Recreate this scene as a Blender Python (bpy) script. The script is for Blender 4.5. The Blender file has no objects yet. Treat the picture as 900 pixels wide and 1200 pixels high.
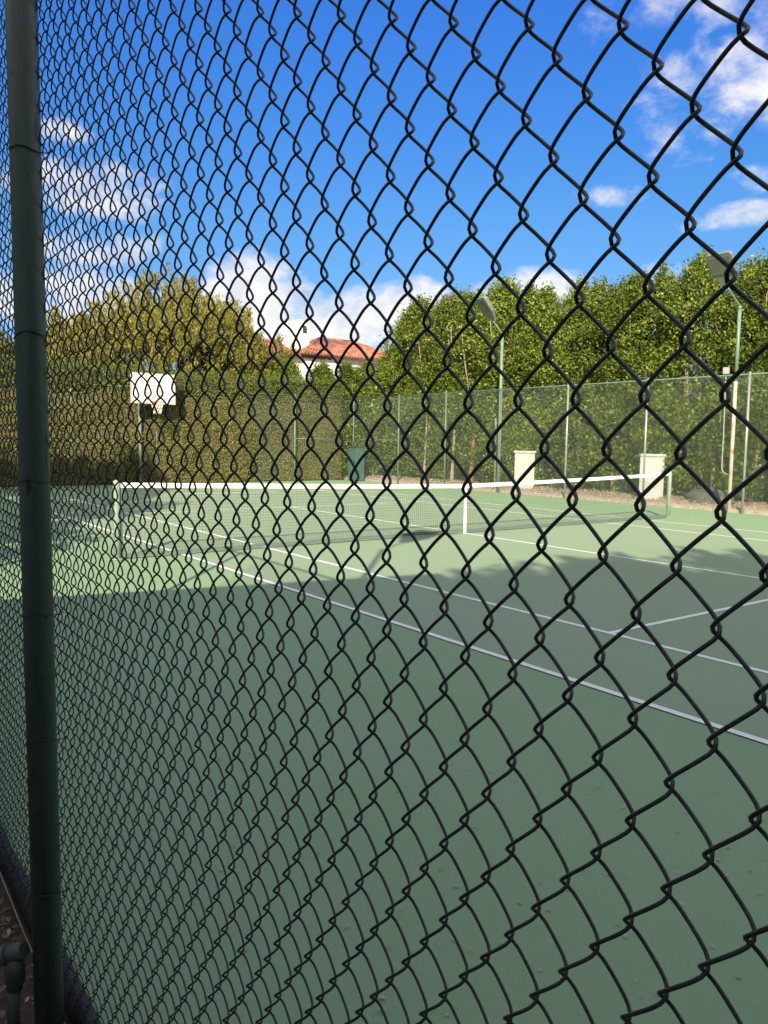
import bpy, bmesh, math, random
import numpy as np
from mathutils import Vector, Matrix, noise

random.seed(7)
rng = np.random.default_rng(11)
R = math.radians
scene = bpy.context.scene
col = scene.collection

# ------------------------------------------------------------------ camera
CAM = Vector((-9.7857, -10.7025, 1.6716))
YAW, PITCH, ROLL, FPX = 0.63697, -0.089408, 0.01579, 916.392
fw = Vector((math.sin(YAW) * math.cos(PITCH), math.cos(YAW) * math.cos(PITCH), math.sin(PITCH)))
rt = Vector((math.cos(YAW), -math.sin(YAW), 0))
up = rt.cross(fw)
r2 = rt * math.cos(ROLL) + up * math.sin(ROLL)
u2 = -rt * math.sin(ROLL) + up * math.cos(ROLL)
cd = bpy.data.cameras.new("camera")
cd.sensor_fit = 'HORIZONTAL'
cd.sensor_width = 36.0
cd.lens = 36.0 * FPX / 900.0
cd.clip_start = 0.05
cd.clip_end = 2000
cam = bpy.data.objects.new("camera", cd)
m4 = Matrix.Identity(4)
for i in range(3):
    m4[i][0], m4[i][1], m4[i][2], m4[i][3] = r2[i], u2[i], -fw[i], CAM[i]
cam.matrix_world = m4
col.objects.link(cam)
scene.camera = cam
scene.render.resolution_x = 768
scene.render.resolution_y = 1024
scene.render.engine = 'CYCLES'

# ------------------------------------------------------------------ light
SUN_EL, SHADOW_AZ = 28.0, 42.0          # shadows run towards azimuth 42 deg from +Y to +X
SKY_STRENGTH, SUN_STRENGTH, EXPOSURE = 0.13, 4.6, 1.12
CLOUD_WHITE = 3.75
scene.view_settings.view_transform = 'Standard'
scene.view_settings.look = 'None'
scene.view_settings.gamma = 1.0
scene.view_settings.use_curve_mapping = False
scene.view_settings.exposure = EXPOSURE

sl = bpy.data.lights.new("sun", 'SUN')
sl.energy = SUN_STRENGTH
sl.angle = R(0.53)
sl.color = (1.0, 0.87, 0.67)
so = bpy.data.objects.new("sun", sl)
ldir = Vector((math.sin(R(SHADOW_AZ)) * math.cos(R(SUN_EL)), math.cos(R(SHADOW_AZ)) * math.cos(R(SUN_EL)), -math.sin(R(SUN_EL))))
so.rotation_euler = ldir.to_track_quat('-Z', 'Y').to_euler()
col.objects.link(so)

world = bpy.data.worlds.new("World")
scene.world = world
world.use_nodes = True
wn, wl = world.node_tree.nodes, world.node_tree.links
wn.clear()


def wmath(op, a, b=None, c=None, clamp=False):
    n = wn.new('ShaderNodeMath')
    n.operation = op
    n.use_clamp = clamp
    for i, v in enumerate((a, b, c)):
        if v is None:
            continue
        if isinstance(v, (int, float)):
            n.inputs[i].default_value = v
        else:
            wl.new(v, n.inputs[i])
    return n.outputs[0]


sky = wn.new('ShaderNodeTexSky')
sky.sky_type = 'NISHITA'
sky.sun_disc = False
sky.sun_elevation = R(SUN_EL)
sky.sun_rotation = R(SHADOW_AZ + 180.0)
sky.air_density = 1.0
sky.dust_density = 0.3
sky.ozone_density = 3.0
tc = wn.new('ShaderNodeTexCoord')
sep = wn.new('ShaderNodeSeparateXYZ')
wl.new(tc.outputs['Generated'], sep.inputs[0])
azn = wmath('MULTIPLY', wmath('ARCTAN2', sep.outputs[0], sep.outputs[1]), 180 / math.pi)
eln = wmath('MULTIPLY', wmath('ARCSINE', sep.outputs[2]), 180 / math.pi)
# deep clear-air blue: the sky's colour graded by elevation
grade = wn.new('ShaderNodeValToRGB')
els = grade.color_ramp.elements
GR = [(4, (0.24, 0.30, 0.42)), (14, (0.21, 0.37, 0.50)), (21, (0.16, 0.37, 0.61)), (30, (0.14, 0.375, 0.76)), (90, (0.13, 0.35, 0.72))]
while len(els) < len(GR):
    els.new(0.5)
for el_, (e_, c_) in zip(els, GR):
    el_.position = e_ / 90.0
    el_.color = (*c_, 1)
wl.new(wmath('DIVIDE', eln, 90.0), grade.inputs[0])
hsv = wn.new('ShaderNodeMixRGB')
hsv.blend_type = 'MULTIPLY'
hsv.inputs[0].default_value = 1.0
wl.new(sky.outputs[0], hsv.inputs[1])
wl.new(grade.outputs[0], hsv.inputs[2])
# cloud banks: (azimuth, elevation, half width, half height, strength) in degrees on the sky
BANKS = [
    (16.3, 16.0, 6.0, 2.1, 1.0), (15.6, 12.6, 6.0, 1.4, 0.8), (14.0, 19.2, 3.2, 1.0, 0.6), (15.2, 9.0, 9.0, 2.4, 1.25), (44.2, 8.9, 3.6, 2.5, 1.2),
    (27.2, 9.6, 4.8, 3.4, 1.3), (38.6, 8.9, 5.6, 3.1, 1.4), (32.6, 7.4, 6.5, 3.3, 1.3), (47.6, 10.5, 4.6, 2.0, 1.2),
    (42.3, 7.2, 8.5, 3.0, 1.3), (58.0, 27.2, 7.5, 2.8, 0.66), (60.2, 22.4, 6.0, 3.8, 0.66), (56.4, 20.4, 4.0, 2.4, 0.58),
    (59.9, 14.7, 3.8, 1.0, 0.9), (51.4, 16.6, 2.3, 0.6, 0.34), (61.2, 17.1, 2.2, 1.1, 0.4), (55.4, 11.3, 1.8, 0.9, 0.6),
    (75.0, 11.0, 9.0, 3.0, 0.9), (85.0, 22.0, 9.0, 3.0, 0.6), (100.0, 10.0, 12.0, 3.0, 0.9), (-6.0, 11.0, 9.0, 2.6, 0.9),
    (-20.0, 17.0, 8.0, 3.0, 0.7), (-45.0, 9.0, 14.0, 3.0, 0.9), (140.0, 12.0, 16.0, 4.0, 0.8), (-100.0, 14.0, 18.0, 4.0, 0.7),
]
mask = None
for a, e, ra, re, s in BANKS:
    da = wmath('DIVIDE', wmath('SUBTRACT', azn, a), ra)
    de = wmath('DIVIDE', wmath('SUBTRACT', eln, e), re)
    d2 = wmath('ADD', wmath('MULTIPLY', da, da), wmath('MULTIPLY', de, de))
    v = wmath('MULTIPLY', wmath('SUBTRACT', 1.0, d2), s)
    mask = v if mask is None else wmath('SMOOTH_MAX', mask, v, 0.25)
mask = wmath('MAXIMUM', mask, -1.2)
# unseen cloud added overhead and behind, giving the shade brighter, more neutral light
vd = wn.new('ShaderNodeVectorMath')
vd.operation = 'DOT_PRODUCT'
wl.new(tc.outputs['Generated'], vd.inputs[0])
vd.inputs[1].default_value = (math.sin(R(37)) * math.cos(R(8)), math.cos(R(37)) * math.cos(R(8)), math.sin(R(8)))
ang = wmath('MULTIPLY', wmath('ARCCOSINE', vd.outputs['Value']), 180 / math.pi)
rest = wn.new('ShaderNodeMapRange')
rest.inputs['From Min'].default_value = 36.0
rest.inputs['From Max'].default_value = 58.0
rest.inputs['To Min'].default_value = -1.5
rest.inputs['To Max'].default_value = 1.25
wl.new(ang, rest.inputs['Value'])
mask = wmath('MAXIMUM', mask, rest.outputs[0])


def wnoise(scale, detail, rough, stretch, offs=0.0, dist=0.0):
    mp = wn.new('ShaderNodeMapping')
    mp.inputs['Scale'].default_value = (1, 1, stretch)
    mp.inputs['Location'].default_value = (offs, offs * 0.7, offs * 0.3)
    wl.new(tc.outputs['Generated'], mp.inputs['Vector'])
    n = wn.new('ShaderNodeTexNoise')
    n.inputs['Scale'].default_value = scale
    n.inputs['Detail'].default_value = detail
    n.inputs['Roughness'].default_value = rough
    n.inputs['Distortion'].default_value = dist
    wl.new(mp.outputs[0], n.inputs['Vector'])
    return n.outputs[0]


n1 = wnoise(15.0, 8.0, 0.58, 1.7, 2.3, 0.25)
n2 = wnoise(36.0, 6.0, 0.6, 1.5, 7.1)
dens = wmath('ADD', mask, wmath('MULTIPLY', wmath('SUBTRACT', n1, 0.5), 2.9))
dens = wmath('ADD', dens, wmath('MULTIPLY', wmath('SUBTRACT', n2, 0.5), 1.0))
mr = wn.new('ShaderNodeMapRange')
mr.interpolation_type = 'SMOOTHSTEP'
mr.inputs['From Min'].default_value = 0.0
mr.inputs['From Max'].default_value = 1.25
wl.new(dens, mr.inputs['Value'])
fac = mr.outputs[0]
n3 = wnoise(17.0, 5.0, 0.55, 1.4, 5.6)
mr2 = wn.new('ShaderNodeMapRange')
mr2.inputs['From Min'].default_value = 0.34
mr2.inputs['From Max'].default_value = 0.54
wl.new(n3, mr2.inputs['Value'])
ccol = wn.new('ShaderNodeMixRGB')
ccol.inputs[1].default_value = (CLOUD_WHITE * 0.66, CLOUD_WHITE * 0.70, CLOUD_WHITE * 0.80, 1)
ccol.inputs[2].default_value = (CLOUD_WHITE * 1.04, CLOUD_WHITE, CLOUD_WHITE * 0.95, 1)
wl.new(mr2.outputs[0], ccol.inputs[0])
cmix = wn.new('ShaderNodeMixRGB')
wl.new(wmath('MULTIPLY', fac, 0.93), cmix.inputs[0])
wl.new(hsv.outputs[0], cmix.inputs[1])
wl.new(ccol.outputs[0], cmix.inputs[2])
bg = wn.new('ShaderNodeBackground')
bg.inputs['Strength'].default_value = SKY_STRENGTH
wl.new(cmix.outputs[0], bg.inputs['Color'])
wo = wn.new('ShaderNodeOutputWorld')
wl.new(bg.outputs[0], wo.inputs['Surface'])


# ------------------------------------------------------------------ helpers
def mat(name, base, rough=0.6, var=None, scale=4.0, detail=6.0, metallic=0.0, bump=0.0, bscale=60.0, spec=0.5, obj_coords=True, ramp=(0.35, 0.65)):
    m = bpy.data.materials.new(name)
    m.use_nodes = True
    nt = m.node_tree
    b = nt.nodes['Principled BSDF']
    b.inputs['Base Color'].default_value = (*base, 1)
    b.inputs['Roughness'].default_value = rough
    b.inputs['Metallic'].default_value = metallic
    b.inputs['Specular IOR Level'].default_value = spec
    t = nt.nodes.new('ShaderNodeTexCoord')
    if var is not None:
        n = nt.nodes.new('ShaderNodeTexNoise')
        n.inputs['Scale'].default_value = scale
        n.inputs['Detail'].default_value = detail
        n.inputs['Roughness'].default_value = 0.6
        nt.links.new(t.outputs['Object'], n.inputs['Vector'])
        cr = nt.nodes.new('ShaderNodeValToRGB')
        cr.color_ramp.elements[0].position = ramp[0]
        cr.color_ramp.elements[1].position = ramp[1]
        cr.color_ramp.elements[0].color = (*base, 1)
        cr.color_ramp.elements[1].color = (*var, 1)
        nt.links.new(n.outputs[0], cr.inputs[0])
        nt.links.new(cr.outputs[0], b.inputs['Base Color'])
    if bump > 0:
        n = nt.nodes.new('ShaderNodeTexNoise')
        n.inputs['Scale'].default_value = bscale
        n.inputs['Detail'].default_value = 4.0
        nt.links.new(t.outputs['Object'], n.inputs['Vector'])
        bp = nt.nodes.new('ShaderNodeBump')
        bp.inputs['Strength'].default_value = bump
        bp.inputs['Distance'].default_value = 0.02
        nt.links.new(n.outputs[0], bp.inputs['Height'])
        nt.links.new(bp.outputs[0], b.inputs['Normal'])
    return m


def court_mat(name, c1, c2, stain):
    """Acrylic court paint: broad wear, squeegee streaks, fine sand grain."""
    m = bpy.data.materials.new(name)
    m.use_nodes = True
    nt = m.node_tree
    N, L = nt.nodes, nt.links
    b = N['Principled BSDF']
    b.inputs['Roughness'].default_value = 0.72
    b.inputs['Specular IOR Level'].default_value = 0.35
    t = N.new('ShaderNodeTexCoord')

    def nz(scale, det, sx=1, sy=1, rough=0.6):
        mp = N.new('ShaderNodeMapping')
        mp.inputs['Scale'].default_value = (sx, sy, 1)
        L.new(t.outputs['Object'], mp.inputs['Vector'])
        n = N.new('ShaderNodeTexNoise')
        n.inputs['Scale'].default_value = scale
        n.inputs['Detail'].default_value = det
        n.inputs['Roughness'].default_value = rough
        L.new(mp.outputs[0], n.inputs['Vector'])
        return n.outputs[0]

    def mix(f, a, bb):
        n = N.new('ShaderNodeMixRGB')
        L.new(f, n.inputs[0])
        for i, v in ((1, a), (2, bb)):
            if isinstance(v, tuple):
                n.inputs[i].default_value = (*v, 1)
            else:
                L.new(v, n.inputs[i])
        return n.outputs[0]

    def rng_(v, a, bb, lo, hi):
        n = N.new('ShaderNodeMapRange')
        n.inputs['From Min'].default_value = a
        n.inputs['From Max'].default_value = bb
        n.inputs['To Min'].default_value = lo
        n.inputs['To Max'].default_value = hi
        L.new(v, n.inputs['Value'])
        return n.outputs[0]
    c = mix(rng_(nz(0.55, 7.0), 0.35, 0.65, 0, 1), c1, c2)
    c = mix(rng_(nz(1.6, 6.0, 1.0, 0.22), 0.52, 0.72, 0, 0.5), c, stain)
    c = mix(rng_(nz(230.0, 2.0), 0.38, 0.62, 0.0, 0.42), c, tuple(x * 0.62 for x in c1))
    c = mix(rng_(nz(9.0, 6.0, rough=0.75), 0.66, 0.74, 0.0, 0.35), c, tuple(x * 0.6 for x in c1))
    c = mix(rng_(nz(75.0, 3.0), 0.60, 0.70, 0.0, 0.30), c, tuple(x * 1.35 for x in c1))
    c = mix(rng_(nz(2.6, 8.0, 0.5, 3.0, 0.7), 0.60, 0.70, 0.0, 0.22), c, tuple(x * 0.72 for x in c1))
    L.new(c, b.inputs['Base Color'])
    bp = N.new('ShaderNodeBump')
    bp.inputs['Strength'].default_value = 0.45
    bp.inputs['Distance'].default_value = 0.003
    L.new(nz(420.0, 2.0), bp.inputs['Height'])
    L.new(bp.outputs[0], b.inputs['Normal'])
    return m


def leaf_mat(name, cols, trans=0.35, rough=0.5, spec=0.4):
    """Leaf colour differs from leaf to leaf (random per island)."""
    m = bpy.data.materials.new(name)
    m.use_nodes = True
    nt = m.node_tree
    N, L = nt.nodes, nt.links
    b = N['Principled BSDF']
    g = N.new('ShaderNodeNewGeometry')
    oi = N.new('ShaderNodeObjectInfo')
    cr = N.new('ShaderNodeValToRGB')
    els = cr.color_ramp.elements
    while len(els) < len(cols):
        els.new(0.5)
    for i, c in enumerate(cols):
        els[i].position = i / (len(cols) - 1)
        els[i].color = (*c, 1)
    L.new(g.outputs['Random Per Island'], cr.inputs[0])
    hs = N.new('ShaderNodeHueSaturation')
    mrn = N.new('ShaderNodeMapRange')
    mrn.inputs['To Min'].default_value = 0.8
    mrn.inputs['To Max'].default_value = 1.2
    L.new(oi.outputs['Random'], mrn.inputs['Value'])
    L.new(mrn.outputs[0], hs.inputs['Value'])
    L.new(cr.outputs[0], hs.inputs['Color'])
    L.new(hs.outputs[0], b.inputs['Base Color'])
    b.inputs['Roughness'].default_value = rough
    b.inputs['Specular IOR Level'].default_value = spec
    tr = N.new('ShaderNodeBsdfTranslucent')
    L.new(hs.outputs[0], tr.inputs['Color'])
    mx = N.new('ShaderNodeMixShader')
    mx.inputs[0].default_value = trans
    L.new(b.outputs[0], mx.inputs[1])
    L.new(tr.outputs[0], mx.inputs[2])
    L.new(mx.outputs[0], N['Material Output'].inputs['Surface'])
    return m


def tag(o, label=None, cat=None, group=None, kind=None):
    if label:
        o['label'] = label
    if cat:
        o['category'] = cat
    if group:
        o['group'] = group
    if kind:
        o['kind'] = kind
    return o


def empty(name, loc, label, cat, group=None, rz=0.0):
    o = bpy.data.objects.new(name, None)
    o.empty_display_size = 0.2
    o.location = loc
    o.rotation_euler = (0, 0, rz)
    col.objects.link(o)
    return tag(o, label, cat, group)


def np_mesh(name, V, F, material, parent=None, smooth=False, loc=None):
    """V (n,3) array, F (m,k) int array, k = 3 or 4."""
    V = np.asarray(V, np.float32)
    F = np.asarray(F, np.int32)
    k = F.shape[1]
    me = bpy.data.meshes.new(name)
    me.vertices.add(len(V))
    me.vertices.foreach_set('co', V.ravel())
    me.loops.add(F.size)
    me.loops.foreach_set('vertex_index', F.ravel())
    me.polygons.add(len(F))
    me.polygons.foreach_set('loop_start', np.arange(0, F.size, k, dtype=np.int32))
    me.polygons.foreach_set('loop_total', np.full(len(F), k, np.int32))
    if smooth:
        me.polygons.foreach_set('use_smooth', np.ones(len(F), bool))
    me.update(calc_edges=True)
    me.validate()
    me.materials.append(material)
    o = bpy.data.objects.new(name, me)
    col.objects.link(o)
    if parent:
        o.parent = parent
    if loc:
        o.location = loc
    return o


class MB:
    def __init__(s):
        s.bm = bmesh.new()

    def box(s, c, size, rot=None, bevel=0.0):
        M = Matrix.Translation(Vector(c))
        if rot is not None:
            M = M @ rot.to_4x4()
        M = M @ Matrix.Diagonal((*size, 1))
        r = bmesh.ops.create_cube(s.bm, size=1.0, matrix=M)
        if bevel > 0:
            es = list({e for v in r['verts'] for e in v.link_edges})
            bmesh.ops.bevel(s.bm, geom=es, offset=bevel, segments=2, affect='EDGES', profile=0.6)
        return s

    def poly(s, pts):
        s.bm.faces.new([s.bm.verts.new(p) for p in pts])
        return s

    def prism(s, pts, vec):
        """Closed solid: polygon swept along vec."""
        vec = Vector(vec)
        a = [s.bm.verts.new(p) for p in pts]
        b = [s.bm.verts.new(Vector(p) + vec) for p in pts]
        n = len(a)
        s.bm.faces.new(a[::-1])
        s.bm.faces.new(b)
        for i in range(n):
            s.bm.faces.new((a[i], a[(i + 1) % n], b[(i + 1) % n], b[i]))
        return s

    def tube(s, pts, rad, n=10, closed=False, caps=True):
        pts = [Vector(p) for p in pts]
        if not hasattr(rad, '__len__'):
            rad = [rad] * len(pts)
        rings = []
        prev = None
        for i, p in enumerate(pts):
            if closed:
                d = pts[(i + 1) % len(pts)] - pts[i - 1]
            else:
                d = pts[min(i + 1, len(pts) - 1)] - pts[max(i - 1, 0)]
            d.normalize()
            if prev is None:
                a = d.orthogonal().normalized()
            else:
                a = (prev - d * prev.dot(d)).normalized()
            prev = a
            b = d.cross(a)
            rings.append([s.bm.verts.new(p + (a * math.cos(2 * math.pi * k / n) + b * math.sin(2 * math.pi * k / n)) * rad[i]) for k in range(n)])
        m = len(rings)
        for i in range(m if closed else m - 1):
            A, B = rings[i], rings[(i + 1) % m]
            for k in range(n):
                f = s.bm.faces.new((A[k], A[(k + 1) % n], B[(k + 1) % n], B[k]))
                f.smooth = True
        if caps and not closed:
            s.bm.faces.new(rings[0][::-1])
            s.bm.faces.new(rings[-1])
        return s

    def lathe(s, prof, c=(0, 0, 0), n=20):
        """prof: list of (radius, z)."""
        c = Vector(c)
        rings = [[s.bm.verts.new(c + Vector((max(r, 1e-4) * math.cos(2 * math.pi * k / n), max(r, 1e-4) * math.sin(2 * math.pi * k / n), z))) for k in range(n)] for r, z in prof]
        for A, B in zip(rings, rings[1:]):
            for k in range(n):
                f = s.bm.faces.new((A[k], A[(k + 1) % n], B[(k + 1) % n], B[k]))
                f.smooth = True
        s.bm.faces.new(rings[0][::-1])
        s.bm.faces.new(rings[-1])
        return s

    def build(s, name, material, parent=None, loc=None):
        bmesh.ops.recalc_face_normals(s.bm, faces=s.bm.faces)
        me = bpy.data.meshes.new(name)
        s.bm.to_mesh(me)
        s.bm.free()
        me.materials.append(material)
        o = bpy.data.objects.new(name, me)
        col.objects.link(o)
        if parent:
            o.parent = parent
        if loc:
            o.location = loc
        return o


def dup(o, parent=None, loc=None, rz=None, scale=None, label=None):
    c = o.copy()
    col.objects.link(c)
    if parent:
        c.parent = parent
    if loc:
        c.location = loc
    if rz is not None:
        c.rotation_euler = (0, 0, rz)
    if scale:
        c.scale = scale
    if label:
        c['label'] = label
    for ch in list(o.children):
        dup(ch, c)
    return c


# ------------------------------------------------------------------ materials
M = {}
M['vinyl'] = mat('black_green_vinyl', (0.010, 0.016, 0.015), 0.40, (0.030, 0.038, 0.034), 22, bump=0.12, bscale=300)
M['pole_green'] = mat('dark_green_pole_paint', (0.046, 0.082, 0.066), 0.5, (0.074, 0.108, 0.088), 6.0, bump=0.06, bscale=120)
_nt = M['pole_green'].node_tree
for _n in [n for n in _nt.nodes if n.type == 'TEX_NOISE' and abs(n.inputs['Scale'].default_value - 6.0) < 1e-3]:
    _mp = _nt.nodes.new('ShaderNodeMapping')
    _mp.inputs['Scale'].default_value = (5.0, 5.0, 0.45)
    _src = _n.inputs['Vector'].links[0].from_socket
    _nt.links.new(_src, _mp.inputs['Vector'])
    _nt.links.new(_mp.outputs[0], _n.inputs['Vector'])
# chipped, stained spots
_b = _nt.nodes['Principled BSDF']
_c = _b.inputs['Base Color'].links[0].from_socket
_tc = _nt.nodes.new('ShaderNodeTexCoord')
_mp = _nt.nodes.new('ShaderNodeMapping')
_mp.inputs['Scale'].default_value = (1.0, 1.0, 0.4)
_nt.links.new(_tc.outputs['Object'], _mp.inputs['Vector'])
_ns = _nt.nodes.new('ShaderNodeTexNoise')
_ns.inputs['Scale'].default_value = 26.0
_ns.inputs['Detail'].default_value = 5.0
_nt.links.new(_mp.outputs[0], _ns.inputs['Vector'])
_mr = _nt.nodes.new('ShaderNodeMapRange')
_mr.inputs['From Min'].default_value = 0.64
_mr.inputs['From Max'].default_value = 0.69
_nt.links.new(_ns.outputs[0], _mr.inputs['Value'])
_mx = _nt.nodes.new('ShaderNodeMixRGB')
_nt.links.new(_mr.outputs[0], _mx.inputs[0])
_nt.links.new(_c, _mx.inputs[1])
_mx.inputs[2].default_value = (0.014, 0.024, 0.021, 1)
_nt.links.new(_mx.outputs[0], _b.inputs['Base Color'])
M['tie'] = mat('tie_wire', (0.02, 0.026, 0.024), 0.5)
M['fence_far'] = mat('green_fence_paint', (0.09, 0.15, 0.125), 0.45, (0.14, 0.20, 0.17), 6.0)
M['galv'] = mat('galvanised_steel', (0.34, 0.38, 0.38), 0.4, (0.26, 0.31, 0.30), 7.0, metallic=0.3)
M['mesh_far'] = mat('green_mesh_vinyl', (0.17, 0.24, 0.19), 0.45)
M['lamp_pole'] = mat('sage_green_pole', (0.13, 0.20, 0.165), 0.45, (0.18, 0.25, 0.20), 5.0)
M['rusty_pole'] = mat('rusty_white_pole', (0.55, 0.48, 0.42), 0.6, (0.34, 0.17, 0.09), 2.2, ramp=(0.48, 0.62))
M['lamp_house'] = mat('lamp_housing', (0.13, 0.155, 0.13), 0.5, (0.20, 0.21, 0.175), 5.0)
M['lamp_lens'] = mat('lamp_lens', (0.10, 0.115, 0.10), 0.2, (0.14, 0.155, 0.13), 3.0)
M['white_paint'] = mat('white_line_paint', (0.70, 0.73, 0.70), 0.7, (0.82, 0.84, 0.80), 12.0)
M['tape'] = mat('net_tape', (0.74, 0.72, 0.68), 0.8, (0.80, 0.78, 0.74), 4.0, bump=0.1)
M['netcord'] = mat('net_cord', (0.05, 0.075, 0.065), 0.7)
M['nettape_dark'] = mat('net_bottom_tape', (0.10, 0.13, 0.115), 0.8)
M['netpost'] = mat('net_post_paint', (0.18, 0.25, 0.21), 0.45, (0.26, 0.32, 0.27), 9.0)
M['dark_metal'] = mat('dark_metal', (0.03, 0.035, 0.035), 0.45)
M['court_out'] = court_mat('court_green', (0.220, 0.342, 0.196), (0.236, 0.358, 0.212), (0.258, 0.356, 0.226))
M['court_in'] = court_mat('court_grey_green', (0.242, 0.330, 0.212), (0.258, 0.344, 0.226), (0.272, 0.342, 0.236))
M['dirt'] = mat('dirt', (0.040, 0.028, 0.020), 0.9, (0.085, 0.062, 0.045), 14.0, 10.0, bump=0.9, bscale=40)
M['soil_far'] = mat('planted_soil', (0.10, 0.075, 0.05), 0.9, (0.17, 0.13, 0.09), 3.0, bump=0.6, bscale=20)
M['litter'] = mat('dry_leaf', (0.09, 0.055, 0.03), 0.85, (0.20, 0.14, 0.09), 25.0)
M['litter_pale'] = leaf_mat('pale_dry_leaf', [(0.22, 0.15, 0.10), (0.42, 0.33, 0.25), (0.56, 0.47, 0.38)], 0.1, 0.8, 0.2)
M['petal'] = mat('pale_petal', (0.50, 0.45, 0.40), 0.8, (0.22, 0.16, 0.10), 6.0)
M['kerb_dark'] = mat('dark_kerb', (0.011, 0.012, 0.014), 0.7, (0.024, 0.026, 0.028), 18.0, bump=0.4, bscale=70)
M['kerb_pale'] = mat('litter_bank', (0.44, 0.38, 0.32), 0.9, (0.24, 0.19, 0.14), 14.0, bump=0.9, bscale=30)
M['pvc'] = mat('green_pvc', (0.055, 0.075, 0.066), 0.5, (0.085, 0.105, 0.092), 22.0, bump=0.1)
M['stucco'] = mat('white_stucco', (0.72, 0.70, 0.66), 0.9, (0.80, 0.78, 0.74), 3.0, bump=0.3, bscale=60)
M['pillar'] = mat('weathered_white_pier', (0.66, 0.65, 0.64), 0.85, (0.50, 0.49, 0.47), 3.5, bump=0.2)
M['tile'] = mat('terracotta', (0.18, 0.056, 0.034), 0.8, (0.34, 0.150, 0.100), 1.6, ramp=(0.4, 0.6))
M['fascia'] = mat('dark_fascia', (0.07, 0.06, 0.05), 0.7)
M['opening'] = mat('dark_opening', (0.03, 0.03, 0.03), 0.8)
M['board'] = mat('backboard_white', (0.60, 0.585, 0.57), 0.5, (0.66, 0.645, 0.63), 2.0)
M['board_line'] = mat('backboard_line', (0.42, 0.27, 0.23), 0.6)
M['rim'] = mat('orange_rim', (0.55, 0.16, 0.08), 0.5)
M['hoopnet'] = mat('white_net_cord', (0.75, 0.73, 0.70), 0.8)
M['cabinet'] = mat('teal_cabinet_paint', (0.045, 0.095, 0.085), 0.5, (0.06, 0.11, 0.10), 3.0)
M['bark_pale'] = mat('pale_bark', (0.34, 0.29, 0.23), 0.9, (0.20, 0.16, 0.12), 7.0, bump=0.6, bscale=30)
M['bark_red'] = mat('reddish_bark', (0.22, 0.10, 0.06), 0.9, (0.15, 0.08, 0.05), 7.0, bump=0.6, bscale=30)
M['conduit'] = mat('grey_conduit', (0.38, 0.39, 0.36), 0.5)
M['mound'] = mat('dark_mound', (0.05, 0.052, 0.05), 0.85, (0.10, 0.10, 0.09), 8.0, bump=0.5, bscale=25)
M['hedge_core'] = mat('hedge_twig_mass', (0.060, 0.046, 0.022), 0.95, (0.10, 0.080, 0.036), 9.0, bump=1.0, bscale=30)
M['twig'] = mat('dry_twig', (0.16, 0.11, 0.06), 0.9, (0.22, 0.16, 0.09), 5.0)
M['leaf_ficus'] = leaf_mat('ficus_leaf', [(0.034, 0.074, 0.014), (0.080, 0.142, 0.021), (0.150, 0.220, 0.029), (0.245, 0.300, 0.040), (0.340, 0.350, 0.056)], 0.42, 0.42, 0.5)
M['leaf_hedge'] = leaf_mat('hedge_leaf', [(0.084, 0.108, 0.024), (0.136, 0.178, 0.034), (0.196, 0.230, 0.048), (0.258, 0.258, 0.066), (0.285, 0.246, 0.090)], 0.2, 0.65, 0.25)
M['leaf_hedge_top'] = leaf_mat('hedge_new_leaf', [(0.060, 0.105, 0.014), (0.110, 0.170, 0.022), (0.165, 0.215, 0.030)], 0.3, 0.5, 0.4)
M['leaf_olive'] = leaf_mat('olive_frond', [(0.115, 0.125, 0.028), (0.190, 0.195, 0.040), (0.275, 0.258, 0.054), (0.350, 0.300, 0.080)], 0.45, 0.6, 0.25)

# ------------------------------------------------------------------ ground
FX = -9.25          # our fence line
RX, EY = 9.30, 17.4  # right fence, end fence
g = MB()
g.poly([(-600, -600, -0.06), (600, -600, -0.06), (600, 900, -0.06), (-600, 900, -0.06)])
tag(g.build('ground', M['soil_far']), kind='structure')
# earth strip outside our fence, uneven
nx, ny = 40, 220
xs = np.linspace(-11.6, FX - 0.012, nx)
ys = np.linspace(-13.0, -4.5, ny)
V = []
for yy in ys:
    for xx in xs:
        h = noise.fractal(Vector((xx * 5, yy * 5, 0.3)), 1.0, 2.0, 5) * 0.028 - 0.018
        V.append((xx, yy, min(h, 0.03)))
F = [(j * nx + i, j * nx + i + 1, (j + 1) * nx + i + 1, (j + 1) * nx + i) for j in range(ny - 1) for i in range(nx - 1)]
tag(np_mesh('dirt_path', V, F, M['dirt'], smooth=True), kind='structure')
c = MB()
c.box((0.095, -0.4, -0.05), (18.55, 36.0, 0.10))
tag(c.build('court_apron', M['court_out']), kind='structure')
c = MB()
c.poly([(-5.485, -11.885, 0.004), (5.485, -11.885, 0.004), (5.485, 11.885, 0.004), (-5.485, 11.885, 0.004)])
tag(c.build('court_surface', M['court_in']), kind='structure')
c = MB()


def line(x0, y0, x1, y1):
    c.poly([(x0, y0, 0.008), (x1, y0, 0.008), (x1, y1, 0.008), (x0, y1, 0.008)])


W = 0.062
for sx in (-1, 1):
    a, b = sorted((sx * 5.485, sx * (5.485 - W)))
    line(a, -11.885, b, 11.885)
    a, b = sorted((sx * 4.115, sx * (4.115 - W)))
    line(a, -11.785, b, 11.785)
line(-W / 2, -6.40 + W / 2, W / 2, 6.40 - W / 2)
for sy in (-1, 1):
    line(-4.115 + W, sy * 6.40 - W / 2, 4.115 - W, sy * 6.40 + W / 2)
    a, b = sorted((sy * 11.885, sy * 11.785))
    line(-5.485 + W, a, 5.485 - W, b)
tag(c.build('court_lines', M['white_paint']), kind='structure')
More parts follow.
